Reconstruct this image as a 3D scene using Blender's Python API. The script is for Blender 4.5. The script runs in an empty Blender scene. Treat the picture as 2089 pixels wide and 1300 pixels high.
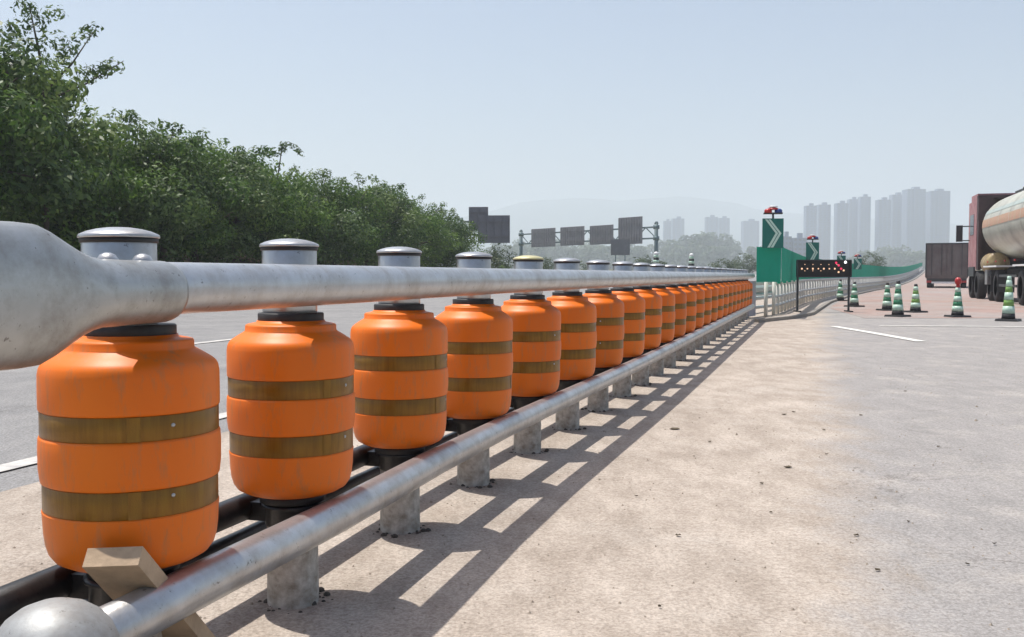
import bpy, math, random
import numpy as np
from mathutils import Vector, Matrix
R = math.radians
sc = bpy.context.scene
C = sc.collection

# ------------------------------------------------------------------ camera
EYE = 0.896
cam_d = bpy.data.cameras.new('camera')
cam = bpy.data.objects.new('camera', cam_d); C.objects.link(cam)
cam.location = (0, 0, EYE)
cam.rotation_euler = (R(90 - 2.577), 0, 0)
cam_d.sensor_width = 36.0; cam_d.lens = 34.47
cam_d.clip_start = 0.05; cam_d.clip_end = 30000
sc.camera = cam
# ------------------------------------------------------------------ sky and sun
SUN_V = Vector((-.285, .175, 1)).normalized()     # towards the sun
el = math.asin(SUN_V.z); az = math.atan2(SUN_V.x, SUN_V.y)
w = bpy.data.worlds.new('World'); sc.world = w; w.use_nodes = True
wn = w.node_tree; wn.nodes.clear()
sky = wn.nodes.new('ShaderNodeTexSky'); sky.sky_type = 'NISHITA'; sky.sun_disc = False
sky.sun_elevation = el; sky.sun_rotation = az
sky.altitude = 0; sky.air_density = 1.0; sky.dust_density = 2.6; sky.ozone_density = .6
bg = wn.nodes.new('ShaderNodeBackground'); bg.inputs[1].default_value = 0.1255
wo = wn.nodes.new('ShaderNodeOutputWorld')
wn.links.new(sky.outputs[0], bg.inputs[0]); wn.links.new(bg.outputs[0], wo.inputs[0])
sd = bpy.data.lights.new('sun', 'SUN'); sd.energy = 5.0; sd.angle = R(0.5); sd.color = (1, .955, .89)
so = bpy.data.objects.new('sun', sd); C.objects.link(so)
so.rotation_euler = (-SUN_V).to_track_quat('-Z', 'Y').to_euler()
so.location = (0, 0, 30)
vs = sc.view_settings
vs.view_transform = 'Standard'; vs.look = 'None'; vs.gamma = 1; vs.use_curve_mapping = False
vs.exposure = 0.14
sc.cycles.max_bounces = 8; sc.cycles.volume_bounces = 2; sc.cycles.transparent_max_bounces = 8
sc.cycles.caustics_reflective = False; sc.cycles.caustics_refractive = False

# ------------------------------------------------------------------ frames of reference
UX, UY = 0.2961, 0.9552                  # direction of the barrier and the road
def uv(u, v, ox=0.0, oy=0.0):            # along / across the road -> ground point
    return (ox + u*UX + v*UY, oy + u*UY - v*UX)
def gz(y, x=0.0):                        # the road climbs gently to a crest far ahead
    t = min(1.0, max(0.0, (y - 62) / 170.0))
    return 2.05 * t*t*(3 - 2*t)

# ------------------------------------------------------------------ helpers
class MB:
    def __init__(s): s.v = []; s.f = []; s.sm = []; s.mi = []
    def add(s, vs, fs, smooth=False, mi=0):
        o = len(s.v); s.v += [tuple(p) for p in vs]
        for f in fs: s.f.append([i + o for i in f]); s.sm.append(smooth); s.mi.append(mi)
        return s
    def box(s, c, size, rz=0.0, mi=0, taper=1.0):
        x, y, z = (k/2 for k in size); cs, sn = math.cos(rz), math.sin(rz); P = []
        for dz in (-z, z):
            k = taper if dz > 0 else 1
            for a, b in ((-x, -y), (x, -y), (x, y), (-x, y)):
                a *= k; b *= k
                P.append((c[0] + a*cs - b*sn, c[1] + a*sn + b*cs, c[2] + dz))
        return s.add(P, [(3,2,1,0),(4,5,6,7),(0,1,5,4),(1,2,6,5),(2,3,7,6),(3,0,4,7)], mi=mi)
    def beam(s, a, b, wd, ht, up=(0,0,1)):
        a = Vector(a); b = Vector(b); d = (b - a).normalized(); up = Vector(up)
        r = d.cross(up)
        if r.length < 1e-4: r = Vector((1,0,0))
        r.normalize(); q = r.cross(d).normalized()
        P = []
        for c in (a, b):
            for i, j in ((-1,-1),(1,-1),(1,1),(-1,1)): P.append(c + r*(i*wd/2) + q*(j*ht/2))
        return s.add(P, [(3,2,1,0),(4,5,6,7),(0,1,5,4),(1,2,6,5),(2,3,7,6),(3,0,4,7)])
    def lathe(s, prof, n=24, c=(0,0,0), smooth=True, capb=True, capt=True):
        P = []; F = []
        for r, z in prof:
            for k in range(n):
                a = 2*math.pi*k/n; P.append((c[0] + r*math.cos(a), c[1] + r*math.sin(a), c[2] + z))
        for i in range(len(prof)-1):
            for k in range(n):
                F.append((i*n+k, i*n+(k+1)%n, (i+1)*n+(k+1)%n, (i+1)*n+k))
        s.add(P, F, smooth)
        m = (len(prof)-1)*n; o = len(s.v) - len(P)
        if capb: s.f.append([o + n-1-k for k in range(n)]); s.sm.append(False); s.mi.append(0)
        if capt: s.f.append([o + m+k for k in range(n)]); s.sm.append(False); s.mi.append(0)
        return s
    def tube(s, pts, rad, n=16, smooth=True, caps=True, vscale=None, wscale=None):
        pts = [Vector(p) for p in pts]; P = []; F = []
        for i, p in enumerate(pts):
            d = (pts[min(i+1, len(pts)-1)] - pts[max(i-1, 0)]).normalized()
            r = d.cross(Vector((0,0,1)))
            if r.length < 1e-3: r = Vector((1,0,0))
            r.normalize(); q = r.cross(d).normalized()
            rr = rad[i] if isinstance(rad, (list, tuple)) else rad
            vv = rr * (vscale[i] if vscale else 1); ww = rr * (wscale[i] if wscale else 1)
            for k in range(n):
                a = 2*math.pi*k/n; P.append(p + r*(ww*math.cos(a)) + q*(vv*math.sin(a)))
        for i in range(len(pts)-1):
            for k in range(n):
                F.append((i*n+k, i*n+(k+1)%n, (i+1)*n+(k+1)%n, (i+1)*n+k))
        o = len(s.v); s.add(P, F, smooth)
        if caps:
            m = (len(pts)-1)*n
            s.f.append([o + n-1-k for k in range(n)]); s.sm.append(False); s.mi.append(0)
            s.f.append([o + m+k for k in range(n)]); s.sm.append(False); s.mi.append(0)
        return s
    def prism(s, pts, y0, y1):            # outline in x,z extruded along y
        n = len(pts)
        P = [(x, y0, z) for x, z in pts] + [(x, y1, z) for x, z in pts]
        F = [list(range(n))[::1], [2*n-1-i for i in range(n)]]
        F += [(i, i+n, (i+1) % n + n, (i+1) % n) for i in range(n)]
        return s.add(P, F)
    def mesh(s, name, mat):
        me = bpy.data.meshes.new(name); me.from_pydata(s.v, [], s.f)
        for m in (mat if isinstance(mat, (list, tuple)) else [mat]): me.materials.append(m)
        me.polygons.foreach_set('use_smooth', s.sm)
        if any(s.mi): me.polygons.foreach_set('material_index', s.mi)
        me.update(); return me
    def obj(s, name, mat, parent=None):
        return link(name, s.mesh(name, mat), parent)
def link(name, me, parent=None):
    o = bpy.data.objects.new(name, me); C.objects.link(o)
    if parent: o.parent = parent
    return o
def tag(o, label=None, cat=None, group=None, kind=None):
    if label: o['label'] = label
    if cat: o['category'] = cat
    if group: o['group'] = group
    if kind: o['kind'] = kind
    return o
def thing(name, label, cat, loc=(0,0,0), rz=0.0, group=None):
    o = bpy.data.objects.new(name, None); C.objects.link(o)
    o.location = loc; o.rotation_euler = (0, 0, rz); o.empty_display_size = .1
    return tag(o, label, cat, group)
def dup(root, loc, rz, label, parent=None):
    r = root.copy(); C.objects.link(r); r.location = loc; r.rotation_euler = (0, 0, rz)
    if label: r['label'] = label
    for ch in list(root.children):
        c = ch.copy(); C.objects.link(c); c.parent = r
        for g in list(ch.children):
            d = g.copy(); C.objects.link(d); d.parent = c
    return r

# ------------------------------------------------------------------ materials
def mat(name, col, rough=.6, metal=0.0, noise=None, bump=None, col2=None, coords='Object', spec=None, sss=None):
    """noise=(scale, detail, strength of mix to col2); bump=(scale, distance)"""
    m = bpy.data.materials.new(name); m.use_nodes = True; nt = m.node_tree
    b = nt.nodes['Principled BSDF']; b.inputs['Roughness'].default_value = rough
    b.inputs['Metallic'].default_value = metal
    b.inputs['Base Color'].default_value = (*col, 1)
    if spec is not None: b.inputs['Specular IOR Level'].default_value = spec
    tc = nt.nodes.new('ShaderNodeTexCoord')
    if noise:
        n = nt.nodes.new('ShaderNodeTexNoise'); n.inputs['Scale'].default_value = noise[0]
        n.inputs['Detail'].default_value = noise[1]; n.inputs['Roughness'].default_value = .65
        nt.links.new(tc.outputs[coords], n.inputs['Vector'])
        r = nt.nodes.new('ShaderNodeValToRGB'); r.color_ramp.elements[0].position = .35; r.color_ramp.elements[1].position = .68
        r.color_ramp.elements[0].color = (*col, 1); r.color_ramp.elements[1].color = (*(col2 or [c*.7 for c in col]), 1)
        nt.links.new(n.outputs['Fac'], r.inputs[0]); nt.links.new(r.outputs[0], b.inputs['Base Color'])
    if bump:
        n2 = nt.nodes.new('ShaderNodeTexNoise'); n2.inputs['Scale'].default_value = bump[0]; n2.inputs['Detail'].default_value = 6
        nt.links.new(tc.outputs[coords], n2.inputs['Vector'])
        bp = nt.nodes.new('ShaderNodeBump'); bp.inputs['Distance'].default_value = bump[1]; bp.inputs['Strength'].default_value = .8
        nt.links.new(n2.outputs['Fac'], bp.inputs['Height']); nt.links.new(bp.outputs[0], b.inputs['Normal'])
    return m
def node(nt, t, **kw):
    n = nt.nodes.new(t)
    for k, v_ in kw.items():
        if k in ('operation', 'data_type', 'blend_type'): setattr(n, k, v_)
        else: n.inputs[k].default_value = v_
    return n

def galvanised(name, base=(.60,.62,.64), dirt=(.36,.33,.30), rough=.36, metal=.75):
    m = bpy.data.materials.new(name); m.use_nodes = True; nt = m.node_tree; b = nt.nodes['Principled BSDF']
    tc = nt.nodes.new('ShaderNodeTexCoord')
    n1 = node(nt, 'ShaderNodeTexNoise', Scale=9.0, Detail=8.0, Roughness=.7)
    n2 = node(nt, 'ShaderNodeTexNoise', Scale=28.0, Detail=4.0)
    n3 = node(nt, 'ShaderNodeTexNoise', Scale=55.0, Detail=5.0, Roughness=.7)
    for n in (n1, n2, n3): nt.links.new(tc.outputs['Object'], n.inputs['Vector'])
    r = nt.nodes.new('ShaderNodeValToRGB'); r.color_ramp.elements[0].position = .42; r.color_ramp.elements[1].position = .72
    r.color_ramp.elements[0].color = (*base, 1); r.color_ramp.elements[1].color = (*dirt, 1)
    nt.links.new(n1.outputs['Fac'], r.inputs[0])
    mx = node(nt, 'ShaderNodeMix', data_type='RGBA', blend_type='MULTIPLY'); mx.inputs[0].default_value = .22
    nt.links.new(r.outputs[0], mx.inputs[6]); nt.links.new(n2.outputs['Fac'], mx.inputs[7])
    sp = nt.nodes.new('ShaderNodeValToRGB'); sp.color_ramp.elements[0].position = .30; sp.color_ramp.elements[1].position = .37
    sp.color_ramp.elements[0].color = (.24,.2,.17,1); sp.color_ramp.elements[1].color = (1,1,1,1)
    nt.links.new(n3.outputs['Fac'], sp.inputs[0])
    m2 = node(nt, 'ShaderNodeMix', data_type='RGBA', blend_type='MULTIPLY'); m2.inputs[0].default_value = .8
    nt.links.new(mx.outputs[2], m2.inputs[6]); nt.links.new(sp.outputs[0], m2.inputs[7])
    nt.links.new(m2.outputs[2], b.inputs['Base Color'])
    mr = node(nt, 'ShaderNodeMapRange'); mr.inputs['To Min'].default_value = rough - .08; mr.inputs['To Max'].default_value = rough + .2
    nt.links.new(n1.outputs['Fac'], mr.inputs['Value']); nt.links.new(mr.outputs[0], b.inputs['Roughness'])
    b.inputs['Metallic'].default_value = metal
    bp = node(nt, 'ShaderNodeBump', Distance=.0012, Strength=.6)
    nt.links.new(n3.outputs['Fac'], bp.inputs['Height']); nt.links.new(bp.outputs[0], b.inputs['Normal'])
    return m

def ground_mat(name, kind):
    """concrete apron that turns to asphalt to the right, in world metres"""
    m = bpy.data.materials.new(name); m.use_nodes = True; nt = m.node_tree; b = nt.nodes['Principled BSDF']
    L = nt.links.new
    tc = nt.nodes.new('ShaderNodeTexCoord')
    def tex(scale, detail=6.0, rough=.65, stretch=None):
        n = node(nt, 'ShaderNodeTexNoise', Scale=scale, Detail=detail, Roughness=rough)
        if stretch:
            mp = nt.nodes.new('ShaderNodeMapping'); mp.inputs['Rotation'].default_value = (0,0,R(17.2)); mp.inputs['Scale'].default_value = stretch
            L(tc.outputs['Object'], mp.inputs[0]); L(mp.outputs[0], n.inputs['Vector'])
        else: L(tc.outputs['Object'], n.inputs['Vector'])
        return n.outputs['Fac']
    def ramp(src, p0, c0, p1, c1, mid=None):
        r = nt.nodes.new('ShaderNodeValToRGB'); r.color_ramp.elements[0].position = p0; r.color_ramp.elements[1].position = p1
        r.color_ramp.elements[0].color = (*c0, 1); r.color_ramp.elements[1].color = (*c1, 1)
        L(src, r.inputs[0]); return r.outputs[0]
    def mix(a, b_, f, mode='MIX'):
        x = node(nt, 'ShaderNodeMix', data_type='RGBA', blend_type=mode)
        L(a, x.inputs[6]); L(b_, x.inputs[7])
        if isinstance(f, float): x.inputs[0].default_value = f
        else: L(f, x.inputs[0])
        return x.outputs[2]
    big = tex(.9, 5.0); mid = tex(3.4, 7.0, .7, (1.6,.7,1)); fine = tex(46.0, 5.0, .75); grit = tex(105.0 if kind == 'concrete' else 85.0, 2.5, .62)
    vor = node(nt, 'ShaderNodeTexVoronoi', Scale=26.0); L(tc.outputs['Object'], vor.inputs['Vector'])
    if kind == 'concrete':
        c = ramp(big, .35, (.505,.452,.40), .7, (.42,.372,.325))
        c = mix(c, ramp(mid, .38, (.74,.70,.66), .66, (1.15,1.13,1.11)), .8, 'MULTIPLY')
        asph = ramp(mid, .35, (.29,.28,.272), .68, (.37,.352,.342))
        # asphalt takes over to the right of v = 1.4, raggedly
        mp = nt.nodes.new('ShaderNodeMapping'); mp.vector_type = 'POINT'; mp.inputs['Rotation'].default_value = (0,0,R(17.22))
        L(tc.outputs['Object'], mp.inputs[0])
        sx = nt.nodes.new('ShaderNodeSeparateXYZ'); L(mp.outputs[0], sx.inputs[0])
        ad = node(nt, 'ShaderNodeMath', operation='MULTIPLY_ADD'); L(mid, ad.inputs[0]); ad.inputs[1].default_value = .9; L(sx.outputs[0], ad.inputs[2])
        ad2 = node(nt, 'ShaderNodeMath', operation='MULTIPLY_ADD'); L(big, ad2.inputs[0]); ad2.inputs[1].default_value = .9; L(ad.outputs[0], ad2.inputs[2])
        f = node(nt, 'ShaderNodeMapRange'); f.inputs['From Min'].default_value = .86; f.inputs['From Max'].default_value = 1.25
        L(ad2.outputs[0], f.inputs['Value'])
        c = mix(c, asph, f.outputs[0])
        # dusty pale drifts over everything
        dst = ramp(tex(1.7, 8.0, .72), .52, (0,0,0), .74, (.55,.55,.55))
        wht = nt.nodes.new('ShaderNodeRGB'); wht.outputs[0].default_value = (.56,.515,.465,1)
        c = mix(c, wht.outputs[0], dst)
    elif kind == 'asphalt':
        c = ramp(big, .35, (.26,.262,.268), .7, (.33,.33,.33))
        c = mix(c, ramp(mid, .35, (.82,.82,.82), .66, (1.12,1.1,1.08)), .7, 'MULTIPLY')
    elif kind == 'red':
        c = ramp(mid, .35, (.40,.27,.235), .68, (.36,.29,.265))
        c = mix(c, ramp(big, .4, (.85,.85,.85), .62, (1.15,1.12,1.1)), .7, 'MULTIPLY')
        gy = ramp(fine, .35, (.30,.29,.28), .6, (.40,.38,.365)); c = mix(c, gy, ramp(tex(.35, 6.0, .7), .42, (0,0,0), .62, (.8,.8,.8)))
    else:
        c = ramp(big, .35, (.16,.15,.09), .7, (.10,.12,.05))
    c = mix(c, ramp(fine, .36, (.50,.47,.44), .58, (1.10,1.09,1.08)), .5, 'MULTIPLY')
    c = mix(c, ramp(grit, .38, (.50,.48,.46), .60, (1.16,1.15,1.14)), .42 if kind == 'concrete' else .6, 'MULTIPLY')
    if kind in ('concrete', 'asphalt'):
        cv = node(nt, 'ShaderNodeTexVoronoi', Scale=.55); cv.feature = 'DISTANCE_TO_EDGE'
        wv = node(nt, 'ShaderNodeTexNoise', Scale=2.2, Detail=7.0, Roughness=.7); L(tc.outputs['Object'], wv.inputs['Vector'])
        va = node(nt, 'ShaderNodeMix', data_type='RGBA', blend_type='LINEAR_LIGHT'); va.inputs[0].default_value = .35
        L(tc.outputs['Object'], va.inputs[6]); L(wv.outputs['Color'], va.inputs[7]); L(va.outputs[2], cv.inputs['Vector'])
        crk = ramp(cv.outputs['Distance'], .0, (.45,.42,.4), .006, (1,1,1))
        c = mix(c, crk, ramp(tex(.8, 2.0), .52, (0,0,0), .62, (.75,.75,.75)), 'MULTIPLY')
        c = mix(c, ramp(tex(.55, 9.0, .78, (.4,1.6,1)), .60, (1,1,1), .80, (.62,.58,.55)), .8, 'MULTIPLY')
    # pits and small stones
    c = mix(c, ramp(vor.outputs['Distance'], .05, (.45,.42,.4), .13, (1,1,1)), .55, 'MULTIPLY')
    L(c, b.inputs['Base Color']); b.inputs['Roughness'].default_value = .88; b.inputs['Specular IOR Level'].default_value = .3
    h = node(nt, 'ShaderNodeMath', operation='MULTIPLY_ADD'); L(fine, h.inputs[0]); h.inputs[1].default_value = .6; L(grit, h.inputs[2])
    bp = node(nt, 'ShaderNodeBump', Distance=.006, Strength=.7); L(h.outputs[0], bp.inputs['Height']); L(bp.outputs[0], b.inputs['Normal'])
    return m

M = {}
M['galv'] = galvanised('galvanised_steel', base=(.60,.615,.63), dirt=(.43,.405,.38), rough=.27, metal=.74)
M['galv_post'] = galvanised('dusty_galvanised_steel', base=(.50,.49,.47), dirt=(.30,.27,.24), rough=.5, metal=.25)
M['dull'] = galvanised('dull_zinc', base=(.42,.43,.43), dirt=(.27,.25,.23), rough=.5, metal=.35)
M['galv_dark'] = galvanised('dark_shaded_steel', base=(.05,.05,.052), dirt=(.02,.02,.02), rough=.3, metal=.5)  # dark tone of the rear tubes; on the brackets it stands for shade
M['pipe_far'] = mat('far_steel', (.5,.52,.53), .5, .4)
M['black'] = mat('black_rubber', (.018,.018,.02), .55, noise=(30, 3), col2=(.035,.033,.032))
def plastic():
    m = bpy.data.materials.new('orange_plastic'); m.use_nodes = True; nt = m.node_tree; b = nt.nodes['Principled BSDF']
    tc = nt.nodes.new('ShaderNodeTexCoord'); oi = nt.nodes.new('ShaderNodeObjectInfo')
    n = node(nt, 'ShaderNodeTexNoise', Scale=5.0, Detail=6.0); 
    n2 = node(nt, 'ShaderNodeTexNoise', Scale=34.0, Detail=6.0, Roughness=.75)
    mp = nt.nodes.new('ShaderNodeMapping'); mp.inputs['Scale'].default_value = (1,1,.22)
    va = node(nt, 'ShaderNodeVectorMath', operation='ADD'); nt.links.new(tc.outputs['Object'], va.inputs[0])
    cx = nt.nodes.new('ShaderNodeCombineXYZ'); nt.links.new(oi.outputs['Random'], cx.inputs[0])
    vm = node(nt, 'ShaderNodeVectorMath', operation='SCALE'); nt.links.new(cx.outputs[0], vm.inputs[0]); vm.inputs['Scale'].default_value = 37.0
    nt.links.new(vm.outputs[0], va.inputs[1]); nt.links.new(va.outputs[0], mp.inputs[0])
    nt.links.new(mp.outputs[0], n.inputs['Vector']); nt.links.new(mp.outputs[0], n2.inputs['Vector'])
    r = nt.nodes.new('ShaderNodeValToRGB'); r.color_ramp.elements[0].position = .3; r.color_ramp.elements[1].position = .75
    r.color_ramp.elements[0].color = (.86,.19,.007,1); r.color_ramp.elements[1].color = (.80,.155,.006,1)
    nt.links.new(n.outputs['Fac'], r.inputs[0])
    d = nt.nodes.new('ShaderNodeValToRGB'); d.color_ramp.elements[0].position = .52; d.color_ramp.elements[1].position = .72
    d.color_ramp.elements[0].color = (0,0,0,1); d.color_ramp.elements[1].color = (.6,.6,.6,1)
    nt.links.new(n2.outputs['Fac'], d.inputs[0])
    mx = node(nt, 'ShaderNodeMix', data_type='RGBA'); mx.inputs[7].default_value = (.42,.2,.09,1)
    nt.links.new(d.outputs[0], mx.inputs[0]); nt.links.new(r.outputs[0], mx.inputs[6]); hv = nt.nodes.new('ShaderNodeHueSaturation'); mr = node(nt, 'ShaderNodeMapRange'); mr.inputs['To Min'].default_value = .86; mr.inputs['To Max'].default_value = 1.06
    nt.links.new(oi.outputs['Random'], mr.inputs['Value']); nt.links.new(mr.outputs[0], hv.inputs['Value']); nt.links.new(mx.outputs[2], hv.inputs['Color']); nt.links.new(hv.outputs[0], b.inputs['Base Color'])
    b.inputs['Roughness'].default_value = .46; b.inputs['Specular IOR Level'].default_value = .35
    bp = node(nt, 'ShaderNodeBump', Distance=.002, Strength=.35); nt.links.new(n.outputs['Fac'], bp.inputs['Height']); nt.links.new(bp.outputs[0], b.inputs['Normal'])
    return m
M['orange'] = plastic()
M['band'] = mat('olive_reflective_tape', (.17,.075,.004), .5, .0, noise=(40, 4), col2=(.23,.11,.008), bump=(220, .0006), spec=.2)
def bandmat():
    m = bpy.data.materials.new('olive_reflective_tape'); m.use_nodes = True; nt = m.node_tree; b = nt.nodes['Principled BSDF']; L = nt.links.new
    tc = nt.nodes.new('ShaderNodeTexCoord'); mp = nt.nodes.new('ShaderNodeMapping'); mp.inputs['Scale'].default_value = (60,60,5)
    L(tc.outputs['Object'], mp.inputs[0]); n = node(nt, 'ShaderNodeTexNoise', Scale=1.0, Detail=6.0, Roughness=.7); L(mp.outputs[0], n.inputs['Vector'])
    r_ = nt.nodes.new('ShaderNodeValToRGB'); r_.color_ramp.elements[0].position = .34; r_.color_ramp.elements[1].position = .66
    r_.color_ramp.elements[0].color = (.19,.085,.005,1); r_.color_ramp.elements[1].color = (.28,.14,.011,1)
    L(n.outputs['Fac'], r_.inputs[0])
    hx = nt.nodes.new('ShaderNodeTexVoronoi'); hx.inputs['Scale'].default_value = 260; hx.feature = 'DISTANCE_TO_EDGE'; L(tc.outputs['Object'], hx.inputs['Vector'])
    L(r_.outputs[0], b.inputs['Base Color']); b.inputs['Roughness'].default_value = .32; b.inputs['Metallic'].default_value = .25
    bp = node(nt, 'ShaderNodeBump', Distance=.0008, Strength=.5); L(hx.outputs['Distance'], bp.inputs['Height']); L(bp.outputs[0], b.inputs['Normal'])
    return m
M['band'] = bandmat()
M['wood'] = mat('weathered_wood', (.52,.38,.25), .8, noise=(14, 8), col2=(.36,.26,.17), bump=(60, .003))
M['concrete'] = ground_mat('concrete_apron', 'concrete')
M['asphalt'] = ground_mat('grey_asphalt', 'asphalt')
M['redroad'] = ground_mat('red_anti_skid_surfacing', 'red')
M['earth'] = ground_mat('verge_earth', 'earth')
M['soil'] = mat('brown_soil', (.10,.065,.042), .95, noise=(1.3, 8), col2=(.05,.045,.025), bump=(6, .12))
M['paint'] = mat('worn_white_paint', (.78,.77,.72), .7, noise=(7, 8), col2=(.55,.52,.47), bump=(90,.002))
M['paint_old'] = mat('dusty_old_paint', (.66,.63,.58), .8, noise=(9,9), col2=(.36,.35,.34), bump=(90,.002))
M['kerb'] = mat('kerb_concrete', (.22,.20,.18), .85, noise=(5, 6), col2=(.26,.24,.21))
M['green'] = mat('green_fence_panel', (.025,.34,.22), .85, noise=(1.2, 4), col2=(.035,.38,.25), spec=.1)
M['green_sign'] = mat('green_sign_face', (.01,.15,.12), .4, noise=(4,3), col2=(.015,.18,.14))
M['pale_sign'] = mat('pale_reflective_sheet', (.60,.78,.66), .45)
M['sign_back'] = mat('sign_back_aluminium', (.21,.205,.225), .6, .0, noise=(1.2, 5), col2=(.165,.16,.18))
M['gantry'] = mat('gantry_steel', (.12,.17,.18), .5, .3)
M['darkgrey'] = mat('dark_grey_metal', (.05,.052,.055), .5, .2)
M['white'] = mat('white_enamel', (.8,.8,.8), .4)
M['red'] = mat('red_plastic', (.42,.02,.02), .35)
M['blue'] = mat('blue_plastic', (.02,.06,.25), .35)
def emis(name, col, s):
    m = mat(name, (0.02,0.02,0.02)); b = m.node_tree.nodes['Principled BSDF']
    b.inputs['Emission Color'].default_value = (*col, 1); b.inputs['Emission Strength'].default_value = s; return m
M['led'] = emis('amber_led', (1, .62, .38), 1.1); M['led_red'] = emis('red_led', (1,.05,.15), .9); M['led_white'] = emis('white_led', (1,.97,1), 4)
M['cone_green'] = mat('green_cone_plastic', (.015,.17,.08), .5, noise=(12,4), col2=(.04,.2,.1))
M['cone_lime'] = mat('faded_green_cone_plastic', (.20,.33,.06), .5, noise=(12,4), col2=(.14,.3,.08))
M['cone_white'] = mat('cone_reflective_collar', (.52,.70,.58), .4, noise=(20,3), col2=(.4,.55,.45))
M['tyre'] = mat('tyre_rubber', (.02,.02,.021), .8)
M['rim'] = mat('wheel_rim', (.3,.3,.3), .5, .5)
M['cab'] = mat('dusty_red_cab_paint', (.33,.12,.13), .55, noise=(3,5), col2=(.46,.26,.26))
M['cabdark'] = mat('cab_rear_wall', (.045,.025,.028), .6, noise=(2,4), col2=(.09,.05,.05))
M['tank'] = mat('tank_paint', (.52,.52,.44), .4, .0, noise=(1.5,6), col2=(.38,.37,.32))
M['tank_stripe'] = mat('faded_orange_stripe', (.52,.27,.18), .5, noise=(3,5), col2=(.46,.33,.20))
M['tank_blue'] = mat('faded_blue_band', (.40,.46,.43), .5)
M['tank_yel'] = mat('yellowed_drum_paint', (.42,.33,.17), .5, noise=(4,4), col2=(.2,.13,.07))
M['boxrear'] = mat('dusty_cargo_doors', (.115,.082,.078), .75, noise=(1.1,7), col2=(.17,.15,.14))
M['glass'] = mat('dark_glass', (.02,.025,.03), .1)
M['tower'] = mat('tower_wall', (.15,.19,.28), .8)
M['tower_win'] = mat('tower_windows', (.10,.12,.15), .4)
M['hill'] = mat('far_mountain', (.07,.10,.07), .95, noise=(.004, 8), col2=(.05,.075,.055))

def leafmat(name, c1, c2, c3, dark=.6):
    m = bpy.data.materials.new(name); m.use_nodes = True; nt = m.node_tree; b = nt.nodes['Principled BSDF']; L = nt.links.new
    at = nt.nodes.new('ShaderNodeAttribute'); at.attribute_name = 'tone'
    r = nt.nodes.new('ShaderNodeValToRGB'); r.color_ramp.elements[0].position = 0; r.color_ramp.elements[1].position = 1
    e = r.color_ramp.elements.new(.5); r.color_ramp.elements[0].color = (*c1, 1); e.color = (*c2, 1); r.color_ramp.elements[2].color = (*c3, 1)
    L(at.outputs['Fac'], r.inputs[0]); L(r.outputs[0], b.inputs['Base Color'])
    b.inputs['Roughness'].default_value = .5; b.inputs['Specular IOR Level'].default_value = .35
    tr = nt.nodes.new('ShaderNodeBsdfTranslucent'); L(r.outputs[0], tr.inputs[0])
    ms = nt.nodes.new('ShaderNodeMixShader'); ms.inputs[0].default_value = .36
    L(b.outputs[0], ms.inputs[1]); L(tr.outputs[0], ms.inputs[2]); L(ms.outputs[0], nt.nodes['Material Output'].inputs[0])
    return m
M['leaf'] = leafmat('broad_leaf_foliage', (.036,.082,.014), (.105,.195,.030), (.24,.34,.07))
M['leaf2'] = leafmat('blue_green_foliage', (.038,.075,.022), (.10,.165,.042), (.20,.27,.08))
M['leaf_far'] = leafmat('far_foliage', (.05,.075,.03), (.08,.12,.05), (.13,.16,.07))
M['bark'] = mat('bark', (.09,.07,.05), .9, noise=(5,6), col2=(.05,.04,.03))

# ------------------------------------------------------------------ ground
def strip(name, v0, v1, u0, u1, lift, m, step=6.0, label=None):
    mb = MB(); us = [u0]; 
    while us[-1] < u1: us.append(min(u1, us[-1] + (step if us[-1] < 300 else 60)))
    P = []; F = []
    vv = [v0, v1] if not callable(v0) else None
    for u in us:
        a = v0(u) if callable(v0) else v0; b = v1(u) if callable(v1) else v1
        for v in (a, b):
            x, y = uv(u, v); P.append((x, y, gz(y) + lift))
    for i in range(len(us)-1): F.append((2*i, 2*i+1, 2*i+3, 2*i+2))
    mb.add(P, F); o = mb.obj(name, m); 
    return tag(o, kind='structure')
def ground():
    ys = [-40] + [i*4.0 for i in range(-2, 90)] + [400, 600, 1000, 2000, 3400, 5200]
    P = []; F = []
    for y in ys:
        for x in (-3200, 4200): P.append((x, y, gz(y) - .012))
    for i in range(len(ys)-1): F.append((2*i, 2*i+1, 2*i+3, 2*i+2))
    return tag(MB().add(P, F).obj('ground', M['earth']), kind='structure')
ground()
# v is measured from a line through the camera parallel to the road; the barrier stands near v = -1.37
strip('far_carriageway', -19.5, -3.2, -12, 330, 0.0, M['asphalt'])
strip('carriageway', 7.0, 26.0, -12, 330, 0.0, M['asphalt'])
strip('pavement', -3.2, 7.0, -12, 330, 0.0, M['concrete'])
# red surfacing right of the gore, starting across the lane some 20 m ahead
def redsheet():
    P = []; F = []; ys = [20.0 + 6*i for i in range(52)]
    for y in ys:
        xl = .31*y - .2 if y < 26 else max(.31*y - .2, gore_x(y) + 1.0)
        for x in (max(xl, 7.2 if y < 21 else xl), .31*y + 30): P.append((x, y, gz(y) + .004))
    for i in range(len(ys)-1): F.append((2*i, 2*i+1, 2*i+3, 2*i+2))
    return tag(MB().add(P, F).obj('red_surfacing', M['redroad']), kind='structure')
FP = [(4.62,19.75),(5.52,20.9),(9.24,31),(13.8,42),(19.1,54),(26.5,70),(43.5,108),(62,150),(83.6,200)]  # path of the gore guardrail
def gore_x(y):
    for (a, b), (c, d) in zip(FP, FP[1:]):
        if b <= y <= d: return a + (c-a)*(y-b)/(d-b)
    return FP[0][0] if y < FP[0][1] else FP[-1][0] + (y-200)*.42
redsheet()
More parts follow.
